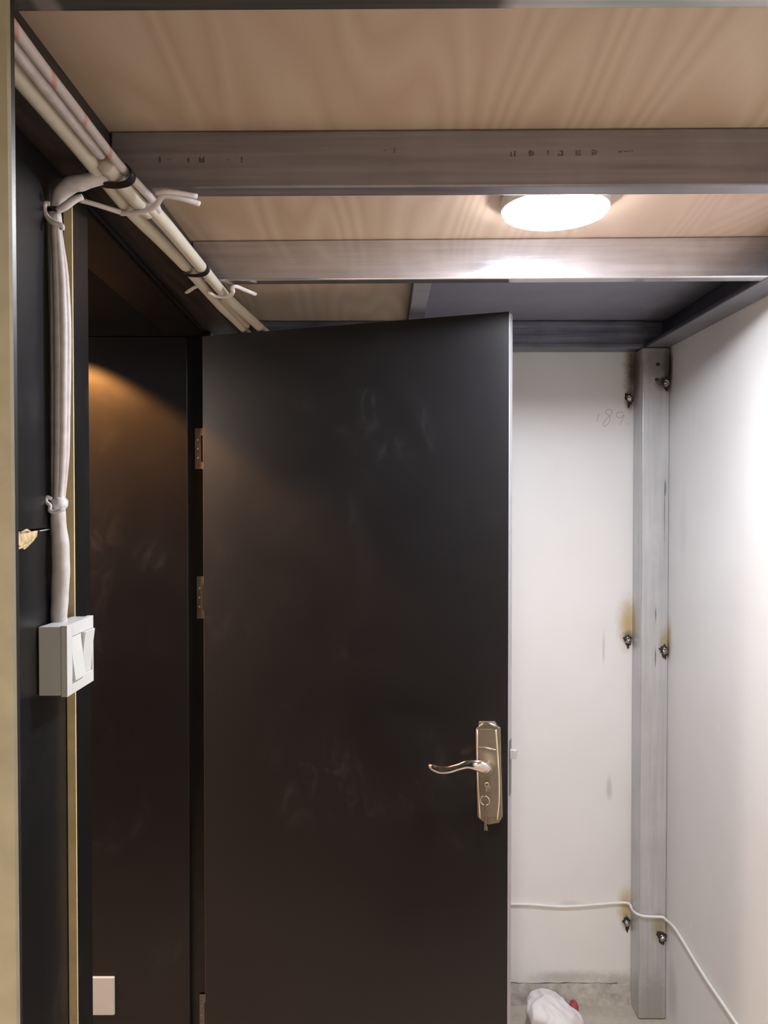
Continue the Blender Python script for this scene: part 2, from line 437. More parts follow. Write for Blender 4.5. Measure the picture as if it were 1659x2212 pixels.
# near jamb of the opening the photographer stands in
bm = B(); box(bm, (-1.8, .606, 0), (-.2995, .637, ZC)); struct('wall_front', bm, M['black_frame'])
bm = B()
p = at(17, 400, .60); pe = p.x
pt_, pb_ = at(13, 20, .60).x, at(41, 2212, .60).x
vs = [bm.verts.new(v) for v in ((pb_-.022, .60, 0), (pb_, .60, 0), (pt_, .60, ZC), (pt_-.022, .60, ZC), (pb_-.022, .606, 0), (pb_, .606, 0), (pt_, .606, ZC), (pt_-.022, .606, ZC))]
for f in ((0,1,2,3), (4,7,6,5), (0,4,5,1), (1,5,6,2), (2,6,7,3), (3,7,4,0)): bm.faces.new([vs[i] for i in f])
struct('trim_1', bm, M['raw_edge2'])
bm = B(); box(bm, (pe-.0155, .6065, 0), (pe-.002, .617, ZC)); struct('trim_2', bm, M['black_frame'])
# door frame, near side: raw board edge towards the camera, dark face beyond
y0 = 1.137
bm = B(); prism(bm, [(wl(y0)+.0002, y0), (wl(y0)+.0122, y0), (wl(y0)+.0122, y0+.003), (wl(y0)+.0002, y0+.003)], 0, ZF-.002); struct('trim_3', bm, M['raw_edge'])
bm = B(); prism(bm, [(wl(y0)+.0002, y0+.003), (wl(y0)+.0122, y0+.003), (wl(1.21)+.0105, 1.21), (wl(1.21)-.09, 1.21), (wl(1.21)-.09, 1.191), (wl(1.191)+.0002, 1.191)], 0, ZF-.002)
wbx = struct('trim_4', bm, M['black_frame'], bevel=.001)
# header over the doorway
bm = B(); prism(bm, [(wl(1.21)-.09, 1.211), (wl(1.21)+.006, 1.211), (wl(2.13)+.006, 2.13), (wl(2.13)-.09, 2.13)], H+.438, ZF-.001)
prism(bm, [(wl(1.21)+.006, 1.211), (wl(1.21)+.012, 1.211), (wl(2.13)+.012, 2.13), (wl(2.13)+.006, 2.13)], H+.444, H+.451)
struct('trim_5', bm, M['black_frame'], bevel=.001)
bm = B(); box(bm, (-1.8, .66, H+.472), (-.557, 2.134, H+.49)); struct('ceiling_passage', bm, plain('matt_black_soffit', (.004, .004, .004), .7, 0, .2))
# far jamb and the black board beyond
bm = B(); box(bm, (-.545, 2.172, 0), (-.480, 2.195, ZF-.002)); struct('trim_6', bm, M['black_frame'])
bm = B(); box(bm, (-1.8, 2.15, 0), (-.5365, 2.17, H+.438)); struct('wall_passage', bm, M['black'], bevel=.0015)
bm = B(); box(bm, (-1.8, 2.135, H+.439), (-.5365, 2.17, ZC)); struct('wall_passage_top', bm, M['black_frame'])
bm = B(); box(bm, (-.545, 2.196, 0), (-.485, YB, ZC)); struct('wall_left_end', bm, M['wall'])
# ragged mortar at the foot of the back wall
bm = B(); n = 60; prev = None
for i in range(n+1):
    x = -.47+i*(.79+.47)/n
    zt = .062+.010*noise.noise(Vector((x*14, 0, 0)))+.006*noise.noise(Vector((x*50, 3, 0)))
    d = .012+.004*noise.noise(Vector((x*20, 7, 0)))
    v = [bm.verts.new((x, YB, 0)), bm.verts.new((x, YB-d-.006, 0)), bm.verts.new((x, YB-d, zt*.6)), bm.verts.new((x, YB-.004, zt)), bm.verts.new((x, YB, zt))]
    if prev:
        for k in range(5): bm.faces.new((prev[k], v[k], v[(k+1) % 5], prev[(k+1) % 5]))
    else: bm.faces.new(v)
    prev = v
bm.faces.new(prev[::-1])
bb = struct('baseboard_back', bm, M['mortar'])
cr = B()
sweep(cr, [Vector((-.47+i*.021, YB-.003, .0635+.010*noise.noise(Vector(((-.47+i*.021)*14, 0, 0)))+.006*noise.noise(Vector(((-.47+i*.021)*50, 3, 0))))) for i in range(59)], [.0002+.0013*random.random()**2 for _ in range(59)], 5)
obj('crack', cr, M['burnt'], bb)
# pencil numbers on the back wall
bm = B()
def stroke(pts, r=.0007):
    sweep(bm, smoothpath([at(x, y, YB-.0003) for x, y in pts], 5), r, 5)
stroke([(1293, 893), (1290, 912)])
stroke([(1322, 886), (1313, 884), (1308, 892), (1317, 899), (1316, 912), (1306, 921), (1303, 914), (1312, 903), (1322, 892), (1322, 886)])
stroke([(1347, 892), (1336, 890), (1332, 898), (1340, 903), (1348, 896), (1344, 908), (1338, 918)])
stroke([(1355, 914), (1357, 917)])
obj('pencil_number', bm, M['pencil'], wb)

# ------------------------------------------------------------------ steel frame
def joist(name, label, x0, x1, yc, slope, mat, depth=.036, z0=ZF, z1=ZC-.001, bevel=.0035):
    """hollow joist across the room; yc = its front face at x=0, slope = skew of the joist"""
    bm = B(); t = .003
    def y(x): return yc+slope*x
    prism(bm, [(x0, y(x0)), (x1, y(x1)), (x1, y(x1)+depth), (x0, y(x0)+depth)], z0, z1)
    o = obj(name, bm, mat, bevel=bevel, seg=3, origin=None)
    return tag(o, label, 'beam')
XI = -.4065      # inner face of the left edge beam
XE = .803        # inner face of the right edge beam
j0 = joist('steel_joist', 'steel ceiling joist cut by the photo top edge, with dark and bright reflections painted on', XI, XE, .716, -.009, M['beam_zero'])
j1 = joist('steel_joist', 'brownish grey steel ceiling joist with small stamped marks, in front of the lamp', XI, XE, 1.174, -.013, M['beam_a'])
j2 = joist('steel_joist', 'shiny silver steel ceiling joist behind the lamp, mirroring its light', XI, XE, 1.668, -.024, M['beam_b'], depth=.034)
bm = B(); box(bm, (XI, 2.440, ZF), (.8605, 2.496, ZC-.001))
box(bm, (XI, 2.433, ZF), (.800, 2.440, ZF+.016)); box(bm, (XI, 2.433, ZC-.020), (.800, 2.440, ZC-.001))
jb = tag(obj('steel_beam', bm, M['beam_back'], bevel=.0015), 'blue grey steel beam along the top of the white back wall', 'beam')
# ink stamped characters on the second joist
GL = {'H': ('101','101','111','101','101'), 'B': ('110','101','110','101','110'), 'I': ('010','010','010','010','010'),
      'J': ('011','001','001','101','111'), '8': ('111','101','111','101','111'), '-': ('000','000','111','000','000'), '0': ('111','101','101','101','111')}
def stamp(ch, x, y, w=12, h=11, thin=1.0):
    bm = B()
    for r, row in enumerate(GL[ch]):
        for c_, b in enumerate(row):
            if b == '1' and random.random() < .85:
                px, py = x+(c_-1)*w/3, y+(r-2)*h/5
                p = at(px, py, 1.0); # onto the joist face
                rr = ray(px, py); Y = 1.174/(1+.013*rr.x); q = Vector((0, 0, H))+rr*Y
                s = .0012*thin
                box(bm, (q.x-s*1.15, q.y-.0004, q.z-s*.9), (q.x+s*1.0, q.y+.0006, q.z+s*.9))
    obj('stamped_mark', bm, M['ink'], j1)
for ch, x, y, th in (('I',345,345,1.1),('-',365,345,.5),('I',407,345,1.0),('8',436,345,1.0),('-',495,345,.5),('I',522,345,.9),
                     ('H',1108,332,.9),('B',1148,331,.9),('I',1184,331,.9),('J',1211,331,.9),('8',1249,330,.7),('B',1284,329,.8),('-',1342,328,.9),('-',1354,327,.7),('-',1366,326,.6),('-',830,325,.6),('I',852,325,.6)):
    stamp(ch, x, y, 12, 11, th)
# left edge beam
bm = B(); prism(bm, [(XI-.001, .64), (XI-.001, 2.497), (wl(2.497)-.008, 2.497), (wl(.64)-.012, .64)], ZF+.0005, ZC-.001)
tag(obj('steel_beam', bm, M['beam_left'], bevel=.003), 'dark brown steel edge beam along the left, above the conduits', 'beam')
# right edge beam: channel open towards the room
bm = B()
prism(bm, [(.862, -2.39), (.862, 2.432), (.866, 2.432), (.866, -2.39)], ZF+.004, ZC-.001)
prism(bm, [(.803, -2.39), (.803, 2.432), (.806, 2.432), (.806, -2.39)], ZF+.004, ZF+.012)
rb = tag(obj('steel_beam', bm, M['beam_dark_reflection'], bevel=.001), 'steel edge beam sloping away along the right wall, dark navy reflection painted on', 'beam')
bm = B(); prism(bm, [(.803, -2.39), (.803, 2.432), (.874, 2.432), (.874, -2.39)], ZF, ZF+.0038); obj('flange', bm, steel('edge_flange', (.17,.17,.19), (.27,.27,.30), (.35,.5), .4, (), 'Y'), rb, bevel=.001)  # paler steel than the web, whose dark reflection is painted in
# short member between shiny joist and back beam
bm = B(); box(bm, (.072, 1.706, H+.522), (.118, 2.432, ZC-.0015))
tag(obj('steel_strut', bm, M['beam_b'], bevel=.003), 'short light steel strut between plywood and grey sheet above the door', 'beam')
# joists behind the photographer
for yy, wh in ((.2, 'nearest the photographer'), (-.35, 'second from the photographer'), (-.85, 'just in front of the warm lamp'), (-1.45, 'just behind the warm lamp'), (-2.0, 'nearest the rear wall')):
    bm = B(); prism(bm, [(-1.79, yy), (XE-.001, yy), (XE-.001, yy+.036), (-1.79, yy+.036)], ZF, ZC-.001)
    o = obj('steel_joist', bm, M['beam_a'], bevel=.003); tag(o, 'grey steel ceiling joist of the outer room, '+wh, 'beam', 'joists of the outer room')
# corner post
PX0, PX1, PY0, PY1 = .7895, .8745, 2.413, 2.4995
pt = thing('steel_post', 'light grey square steel corner post between the two white walls', 'post', (PX0, PY0, 0))
def padd(name, bm, mat, **k):
    o = obj(name, bm, mat, **k); o.parent = pt; o.matrix_parent_inverse = Matrix.Translation((-PX0, -PY0, 0)); return o
bm = B(); box(bm, (PX0, PY0, .002), (PX1, PY1, ZF-.001)); padd('column', bm, M['post'], bevel=.005, seg=3)
for (x, y) in ((1421, 787), (1419, 820)):
    q = at(x, y, PY0); bm = B(); pl = [(q.x+.006*math.cos(a)*(1+.2*random.random()), q.z+.005*math.sin(a)*(1+.25*random.random())) for a in [i*2*PI/10 for i in range(10)]]
    plate(bm, pl, PY0-.0006, PY0+.001); padd('drilled_hole', bm, M['burnt'])

# ------------------------------------------------------------------ burnt anchors beside the post
def anchor(pos, label, face):
    """face 'Y': on the back wall; 'C': in the corner of post and right wall"""
    t = thing('anchor_bolt', label, 'bolt', pos, 0, 'burnt anchors beside the steel post')
    bm = B(); pl = []
    R = [(-.011, .012), (-.004, .015), (.006, .013), (.0125, .003), (.010, -.010), (.003, -.024), (-.003, -.018), (-.009, -.006), (-.014, .004)]
    R = smoothpath([(x, 0, z) for x, z in R]+[(R[0][0], 0, R[0][1])], 4)[:-1]; sx = random.uniform(.85, 1.15)
    for v in R:
        k = 1+.5*noise.noise(v*170+Vector(pos)*5); pl.append((v.x*k*sx, v.z*k*1.1))
    plate(bm, pl, -.0012, .0015)
    a = obj('burnt_plate', bm, M['burnt'], t)
    bm = B(); bmesh.ops.create_icosphere(bm, subdivisions=3, radius=.0082)
    for v in bm.verts:
        n_ = noise.noise(v.co*230+Vector(pos)*9)+.5*noise.noise(v.co*520+Vector(pos)*4); v.co *= 1+.75*n_; v.co.y *= .6
    bmesh.ops.translate(bm, verts=bm.verts, vec=(.001, -.003, -.003))
    b = obj('weld_bead', bm, M['weld'], t, smooth=True)
    bm = B(); sweep(bm, [(-.008, -.002, .004), (-.002, -.005, .009), (.005, -.004, .006), (.006, -.003, -.006)], [.002, .003, .0028, .0015], 7, wob=.2)
    obj('weld_ridge', bm, M['weld'], t, smooth=True)
    if face == 'C': t.rotation_euler = (0, 0, 0)
    return t
hn = {0: 'topmost', 1: 'middle', 2: 'lowest'}
anchor((.776, YB-.0016, ANCH['L'][0][2]), 'burnt anchor on the back wall left of the post, topmost, under a brown scorch', 'Y')
anchor((.776, YB-.0016, ANCH['L'][1][2]), 'burnt anchor left of the post at mid height, under a tall yellow scorch', 'Y')
anchor((.778, YB-.0016, ANCH['L'][2][2]), 'burnt anchor left of the post, lowest, just under the white cable', 'Y')
anchor((.862, PY0-.0016, ANCH['R'][0][2]), 'burnt anchor at the right edge of the post, topmost, in black soot', 'C')
anchor((.862, PY0-.0016, ANCH['R'][1][2]), 'burnt anchor at the right edge of the post at mid height', 'C')
anchor((.860, PY0-.0016, ANCH['R'][2][2]), 'burnt anchor at the right edge of the post, lowest, under the cable', 'C')

# ------------------------------------------------------------------ ceiling lamp
def lamp(name, label, loc, r, mat):
    t = thing(name, label, 'lamp', loc)
    bm = B(); lathe(bm, [(r*.9, .0), (r, -.006), (r, -.026), (r*.97, -.0285)], 48); obj('lamp_housing', bm, M['plastic'], t, smooth=False)
    bm = B(); lathe(bm, [(r*.965, -.0288), (r*.95, -.0315), (r*.8, -.036), (r*.5, -.040), (r*.1, -.0415)], 48); obj('diffuser', bm, mat, t, smooth=True)
    return t
lamp('ceiling_lamp', 'glowing round white ceiling lamp under the plywood between two joists', (.309, 1.432, ZC), .097, M['led'])
lamp('ceiling_lamp', 'warm round ceiling lamp of the outer room', (-.30, -1.12, ZC), .16, M['warm'])
t = thing('downlight', 'small warm downlight of the passage outside the doorway', 'lamp', (-.86, 2.0, H+.472))
bm = B(); n = 24
for (ra, rb, za, zb) in ((.045, .045, 0, -.004),):
    for k in range(n):
        a, b = 2*PI*k/n, 2*PI*(k+1)/n
        bm.faces.new([bm.verts.new((ra*math.cos(q), ra*math.sin(q), z)) for q, z in ((a, za), (b, za), (b, zb), (a, zb))])
o = obj('lamp_can', bm, M['plastic'], t)

# ------------------------------------------------------------------ conduits
CZ = ZF-.013
def cpath(ang_y, z=CZ):
    """list of (angle seen from the camera axis, y) -> points along the left beam"""
    out = []
    for a, y, dz in ang_y:
        hz = z+dz-H; out.append(Vector((-math.tan(math.radians(a))*hz, y, H+hz)))
    return out
def tubeobj(name, pts, r, mat, label, cat='conduit', group='cables and conduits under the left beam', n=6, seg=14, wob=0):
    bm = B(); sweep(bm, smoothpath(pts, n), r, seg, wob=wob)
    o = obj(name, bm, mat, smooth=True)
    return tag(o, label, cat, group)
tubeobj('wiring_sleeve', cpath([(37.9, .645, 0), (38.3, .8, 0), (38.4, .92, 0), (38.5, 1.02, .0), (38.5, 1.08, .004), (38.2, 1.13, .003), (37.9, 1.20, .003), (38.2, 1.235, .001)]), [.0062, .0056, .0056, .0058, .006, .0062, .006], M['striped'],
        'white sleeve with red stripes, uppermost beside the black gap', 'cable')
tubeobj('wiring_sleeve', cpath([(39.1, .645, 0), (39.4, .8, 0), (39.55, .92, 0), (39.6, 1.035, 0)]), [.0078, .0072, .0072, .0064], M['sleeve'],
        'wrinkled white sleeve with a red tip, middle one at the frame corner', 'cable', wob=.05)
bm = B(); q = cpath([(39.6, 1.036, 0)])[0]; sweep(bm, [q, q+Vector((0, .006, 0))], .0045, 10); o = obj('red_tip', bm, M['red'], bpy.data.objects['wiring_sleeve.001'])
tubeobj('conduit_pipe', cpath([(40.95, .645, 0), (41.0, .8, 0), (41.1, 1.0, 0), (41.3, 1.10, 0), (41.5, 1.24, 0), (41.0, 1.40, .002), (40.7, 1.54, .001), (40.6, 1.75, .001), (40.5, 1.86, 0), (40.0, 2.0, 0), (39.6, 2.2, 0), (39.6, 2.42, 0)]), .0098, M['conduit'],
        'cream plastic conduit, outermost of the pipes, running to the door top')
tubeobj('conduit_pipe', cpath([(39.9, 1.06, .0), (39.9, 1.15, -.0015), (39.6, 1.235, -.0015)]), .0115, M['conduit'],
        'short thick cream conduit between the black band and the white tie')
tubeobj('conduit_pipe', cpath([(38.9, 1.20, .002), (38.6, 1.30, 0), (38.5, 1.42, 0), (38.4, 1.54, 0)]), .0112, M['conduit'],
        'thick cream conduit running from the first white tie to the second black band')
tubeobj('conduit_pipe', cpath([(38.3, 1.535, 0), (38.2, 1.70, 0), (37.7, 1.83, 0), (36.8, 1.96, 0), (35.9, 2.10, 0), (34.6, 2.28, 0)]), .0108, M['conduit'],
        'cream conduit bending inward where it passes behind the door top')
tubeobj('conduit_pipe', cpath([(39.2, 1.80, .006), (39.1, 1.86, .004), (38.7, 1.98, .003), (38.4, 2.07, .003)]), .0065, M['conduit'],
        'thin cream pipe squeezed between two conduits near the door top')
def band(label, y, a0, a1, r):
    pts = []; 
    z = CZ-H
    xl, xr = -math.tan(math.radians(a0))*z, -math.tan(math.radians(a1))*z
    prof = []
    for k in range(15):
        t_ = PI+PI*k/14; prof.append((xr if math.cos(t_) > 0 else xl, 0))
    ring = [Vector((xl-r*.2, y+.004, H+z+r)), Vector((xl-r, y, H+z)), Vector((xl-r*.4, y, H+z-r*.95)), Vector(((xl+xr)/2, y+.004, H+z-r*1.08)),
            Vector((xr+r*.4, y, H+z-r*.95)), Vector((xr+r, y, H+z)), Vector((xr+r*.2, y+.004, H+z+r))]
    bm = B(); ps = smoothpath(ring, 5)
    prev = None
    for i, p in enumerate(ps):
        nrm = Vector((p.x-(xl+xr)/2, 0, p.z-(H+z))).normalized()
        v = [bm.verts.new(p+Vector((0, -.009, 0))+nrm*d) for d in (0, .0019)]+[bm.verts.new(p+Vector((0, .009, 0))+nrm*d) for d in (.0019, 0)]
        if prev:
            for k in range(4): bm.faces.new((prev[k], v[k], v[(k+1) % 4], prev[(k+1) % 4]))
        else: bm.faces.new(v)
        prev = v
    bm.faces.new(prev[::-1])
    return tag(obj('black_tape_band', bm, M['black_tape']), label, 'tape')
band('black tape band around the sleeves where the white bundle branches off', 1.095, 41.3, 38.8, .0125)
band('black tape band around two cream conduits, farther from the camera', 1.54, 40.6, 38.4, .0118)
# ties
def tape(name, label, paths, mat, r=.0028, flat=.45, cat='tie'):
    t = thing(name, label, cat, paths[0][0])
    for i, p in enumerate(paths):
        bm = B(); sweep(bm, smoothpath(p, 6), r, 8, flat=flat)
        o = obj('strand', bm, mat, smooth=True); o.parent = t; o.matrix_parent_inverse = Matrix.Translation(-Vector(paths[0][0]))
    return t
def cz(x, y, dz=0): return atz(x, y, CZ+dz)
tape('white_tie', 'white cable end crossing under the conduits beside the hanging bundle', [
    [cz(172, 432, -.008), cz(205, 441, -.010), cz(240, 452, -.012), cz(268, 461, -.013)],
    [cz(262, 461, -.014), cz(290, 460, -.0155), cz(318, 454, -.0155), cz(338, 442, -.012), cz(352, 424, -.004), cz(380, 426, -.004), cz(405, 432, -.004), cz(430, 440, -.004)],
    [cz(338, 416, -.001), cz(365, 414, -.001), cz(425, 424, .001)]], M['string'], .0048, .8)
tape('white_tie', 'white tape tie with two short ends near the door top', [
    [cz(403, 632, -.001), cz(418, 622, -.001), cz(432, 616, .002)],
    [cz(452, 632, -.012), cz(470, 641, -.0135), cz(492, 641, -.0135), cz(503, 632, -.010), cz(502, 622, -.004), cz(510, 619, -.001), cz(530, 627, -.001), cz(552, 636, -.001)]], M['string'], .0046, .7)

# ------------------------------------------------------------------ hanging cable bundle
BY = 1.082
bun = thing('cable_bundle', 'bundle of white wires running down the black wall into the switch box', 'cable', at(130, 1340, BY))
def badd(name, bm, mat, label=None, smooth=True):
    o = obj(name, bm, mat, smooth=smooth); o.parent = bun; o.matrix_parent_inverse = Matrix.Translation(-at(130, 1340, BY))
    if label: o['label'] = label
    return o
bm = B(); sweep(bm, smoothpath([at(248, 372, 1.095), at(215, 384, 1.09), at(182, 393, 1.085), at(150, 402, 1.083), at(128, 424, 1.082), at(120, 452, BY)], 6),
                [.008, .0095, .0105, .0115, .0095, .0065], 14, wob=.04)
badd('upper_sleeve', bm, M['sleeve'])
bm = B(); sweep(bm, smoothpath([at(178, 425, 1.08), at(160, 432, 1.075), at(140, 446, 1.072), at(124, 456, 1.072)], 5), [.004, .005, .0055, .004], 10); badd('side_wire', bm, M['string'])
# parallel wires between the two knots
offs = [(-10, .000, .0052), (-3, -.006, .0050), (5, -.005, .0054), (12, .001, .0052)]
for dx, dy, r in offs:
    bm = B()
    sweep(bm, smoothpath([at(119+dx*.35, 462, BY+dy), at(122+dx*.6, 520, BY+dy), at(127+dx, 600, BY+dy), at(130+dx*1.15, 720, BY+dy), at(130+dx*1.05, 860, BY+dy), at(129+dx*.95, 980, BY+dy), at(126+dx*.7, 1060, BY+dy), at(124+dx*.5, 1092, BY+dy)], 6),
          [.0042, .0052, .006, .0064, .0062, .006, .0052, .0046], 12, wob=.015)
    badd('wire', bm, M['sleeve'])
bm = B(); sweep(bm, smoothpath([at(124, 1090, BY), at(127, 1140, BY), at(131, 1190, BY), at(131, 1250, BY), at(128, 1310, BY), at(127, 1350, BY)], 6), [.0098, .0105, .0118, .0118, .0112, .0108], 16, wob=.02)
badd('lower_sleeve', bm, M['sleeve'])
# knots
bm = B(); torus(bm, at(120, 453, BY), .0074, .0022, 20, 8, 'Z'); badd('black_collar', bm, M['black_tape'])
bm = B(); sweep(bm, [at(118, 462, BY-.001), at(121, 485, BY-.002)], [.0085, .0085], 14); badd('knot_wrap', bm, M['string'])
bm = B(); sweep(bm, smoothpath([at(108, 440, 1.072), at(98, 440, 1.07), at(96, 452, 1.068), at(103, 470, 1.068), at(118, 482, 1.066), at(133, 488, 1.068), at(134, 497, 1.07)], 6), [.0030, .0036, .0030, .0036, .0040, .0036, .0032], 8)
badd('knot_loop', bm, M['string'])
bm = B(); sweep(bm, [at(126, 1076, BY), at(127, 1082, BY-.001), at(126, 1090, BY-.001), at(125, 1100, BY)], [.0095, .0122, .0122, .0098], 14, wob=.05); badd('lower_knot', bm, M['gloss_tape'])
bm = B(); sweep(bm, smoothpath([at(112, 1078, 1.07), at(101, 1074, 1.068), at(100, 1084, 1.066), at(108, 1092, 1.066), at(108, 1103, 1.066), at(118, 1106, 1.066), at(130, 1103, 1.066), at(139, 1100, 1.07)], 5), .0028, 8)
badd('lower_loop', bm, M['gloss_tape'])

# ------------------------------------------------------------------ switch box on the left wall
nb, fb = 1.033, 1.127                     # near and far side
xf = at(145, 1400, nb).x                  # front face
zt, zb = at(145, 1352, nb).z, at(145, 1506, nb).z
sw = thing('wall_switch', 'white surface switch box with two rockers on the left black wall', 'switch', (wl(1.08)+.001, 1.08, (zt+zb)/2))
iv = Matrix.Translation(-Vector((wl(1.08)+.001, 1.08, (zt+zb)/2)))
def sadd(name, bm, mat, bevel=.0012):
    o = obj(name, bm, mat, bevel=bevel); o.parent = sw; o.matrix_parent_inverse = iv; return o
bm = B(); prism(bm, [(wl(nb)+.0006, nb+.001), (xf-.0085, nb+.001), (xf-.0085, fb-.001), (wl(fb)+.0126, fb-.001)], zb+.0015, zt-.0015); sadd('back_box', bm, M['plastic'])
bm = B()
# cover plate as a frame with an opening for the rockers
oy0, oy1, oz0, oz1 = nb+.018, fb-.004, zb+.017, zt-.017
box(bm, (xf-.0083, nb, zb), (xf-.003, fb, zt))
for lo, hi in (((xf-.003, nb, zb), (xf, oy0, zt)), ((xf-.003, oy1, zb), (xf, fb, zt)), ((xf-.003, oy0, zb), (xf, oy1, oz0)), ((xf-.003, oy0, oz1), (xf, oy1, zt))): box(bm, lo, hi)
sadd('cover_plate', bm, M['plastic'], .0005)
ym = (oy0+oy1)/2
def rocker(y0, y1, top_out, bot_out):
    bm = B()
    a = [(xf-.0028, oz0+.0006), (xf+bot_out, oz0+.0006), (xf+(top_out+bot_out)/2-.0006, (oz0+oz1)/2), (xf+top_out, oz1-.0006), (xf-.0028, oz1-.0006)]
    va = [bm.verts.new((x, y0, z)) for x, z in a]; vb = [bm.verts.new((x, y1, z)) for x, z in a]
    bm.faces.new(va); bm.faces.new(vb[::-1])
    for i in range(5): bm.faces.new((va[i], vb[i], vb[(i+1) % 5], va[(i+1) % 5]))
    sadd('rocker', bm, M['plastic'], .0004)
rocker(oy0+.0006, ym-.0004, -.0022, .0040)
rocker(ym+.0004, oy1-.0006, .0040, -.0022)

# small white plate on the passage board
q = at(230, 2153, 2.148)
bm = B(); wz = 41*2.15/F
w0, w1 = at(188, 2100, 2.148).x, at(248.5, 2100, 2.148).x
box(bm, (w0, 2.140, at(200, 2194, 2.14).z), (w1, 2.1495, at(200, 2112, 2.14).z))
tag(obj('wall_socket', bm, M['plastic'], bevel=.003, seg=3), 'blank white socket plate low on the black board in the passage', 'socket')

# ------------------------------------------------------------------ the black door
hinge = at(437, 740, 2.12); free = at(1100, 700, 1.84)
dv = Vector((free.x-hinge.x, free.y-hinge.y)); W = dv.length; ang = math.atan2(dv.y, dv.x)
DT = H+.4335
door = bpy.data.objects.new('door_1', None); COL.objects.link(door); door.location = (hinge.x, hinge.y, 0); door.rotation_euler = (0, 0, ang)
door['kind'] = 'structure'; door['label'] = 'open plain black door with a lever handle'
def dloc(x, y):
    """pixel on the door's face -> local (x, z)"""
    r = ray(x, y); c_, s_ = math.cos(ang), math.sin(ang)
    # (r.x*Y - hx, Y - hy) . n = 0 with n = (-s, c)
    Y = (-s_*hinge.x+c_*hinge.y)/(-s_*r.x+c_); px_, py_ = r.x*Y-hinge.x, Y-hinge.y
    return c_*px_+s_*py_, H+r.z*Y
def dadd(name, bm, mat, parent=None, **k): return obj(name, bm, mat, parent or door, **k)
bm = B(); box(bm, (.0006, 0, .008), (W-.0006, .040, DT)); dadd('leaf', bm, M['black'], bevel=.0008)
bm = B(); box(bm, (W-.0005, .0012, .009), (W+.0008, .0388, DT-.001)); dadd('edge_band', bm, M['edgeband'], bevel=.0004)
bm = B(); box(bm, (.0, .0012, .009), (.0006, .0388, DT-.001)); dadd('edge_band', bm, M['edgeband'])
# lock plate
px0, pz0 = dloc(1057, 1778); _, pz1 = dloc(1055, 1555)
hp = bpy.data.objects.new('lock_plate', None)
def L(x, y): return dloc(x, y)
plate_outline = [L(1036,1557),L(1070,1557),L(1075,1566),L(1082,1571),L(1083,1600),L(1084,1660),L(1086,1720),L(1087,1762),L(1079,1775),L(1056,1779),L(1043,1771),L(1033,1762),L(1031,1700),L(1030,1640),L(1029,1600),L(1029,1573),L(1034,1568)]
bm = B(); plate(bm, plate_outline, -.008, -.0002); lp = dadd('lock_plate', bm, M['nickel_dark'], bevel=.0018, seg=3)
inner = [L(1038,1572),L(1071,1572),L(1074,1600),L(1078,1660),L(1078,1720),L(1075,1762),L(1046,1762),L(1040,1700),L(1037,1640),L(1036,1600)]
bm = B(); plate(bm, inner, -.0105, -.008); dadd('raised_panel', bm, M['nickel_dark'], lp, bevel=.0012)
def rim(pts, r=.0016):
    bm = B(); sweep(bm, smoothpath([Vector((x, -.0092, z)) for x, z in [L(*p) for p in pts]], 5), r, 8); return bm
dadd('rim', rim([(1033,1574),(1033,1640),(1035,1700),(1039,1765)]), M['rim'], lp, smooth=True)
dadd('rim', rim([(1073,1574),(1075,1600),(1079,1660),(1080,1720),(1076,1768)]), M['rim'], lp, smooth=True)
bm = B(); sweep(bm, smoothpath([Vector((x, -.010, z)) for x, z in [L(*p) for p in [(1036,1567),(1046,1561),(1058,1560),(1073,1566)]]], 5), .0035, 10, flat=.6); dadd('top_cap', bm, M['chrome'], lp, smooth=True)
bm = B(); sweep(bm, smoothpath([Vector((x, -.0108, z)) for x, z in [L(*p) for p in [(1037,1612),(1050,1612),(1062,1615),(1073,1617)]]], 5), .0018, 8); dadd('ridge', bm, M['nickel'], lp, smooth=True)
# lever
hx, hz = dloc(1054, 1655)
bm = B()
bmesh.ops.create_cone(bm, cap_ends=True, segments=32, radius1=.0175, radius2=.0150, depth=.014, matrix=Matrix.Translation((hx, -.0172, hz)) @ Matrix.Rotation(PI/2, 4, 'X'))
dadd('lever_boss', bm, M['nickel'], lp, bevel=.0015)
bm = B(); lv = [L(1057,1657),L(1050,1648),L(1038,1641),L(1020,1638.5),L(1000,1644),L(980,1649.5),L(960,1650),L(945,1645),L(937,1641)]
ys = [-.022, -.034, -.042, -.045, -.046, -.046, -.045, -.044, -.043]
sweep(bm, smoothpath([Vector((x-.0*i, y, z)) for i, ((x, z), y) in enumerate(zip(lv, ys))], 6), [.0140, .0150, .0130, .0100, .0080, .0088, .0096, .0080, .0036], 18, flat=.62, up=(0, 1, 0))
dadd('lever_handle', bm, M['chrome'], lp, smooth=True)
# cylinder and key
kx, kz = dloc(1055, 1698)
bm = B(); bmesh.ops.create_cone(bm, cap_ends=True, segments=24, radius1=.0085, radius2=.0078, depth=.008, matrix=Matrix.Translation((kx, -.0145, kz)) @ Matrix.Rotation(PI/2, 4, 'X'))
dadd('keyhole', bm, M['nickel'], lp, bevel=.0008)
# latch on the door edge
lx, lz = dloc(1100, 1633)
bm = B(); box(bm, (W+.0008, .008, dloc(1100, 1722)[1]), (W+.0026, .030, dloc(1100, 1603)[1])); fp = dadd('latch_plate', bm, M['hinge'], bevel=.0004)
bm = B(); plate(bm, [(W+.0026, lz-.0105), (W+.0175, lz-.0105), (W+.0175, lz+.0105), (W+.0026, lz+.0105)], .012, .025); dadd('latch_bolt', bm, M['latch'], fp, bevel=.001)
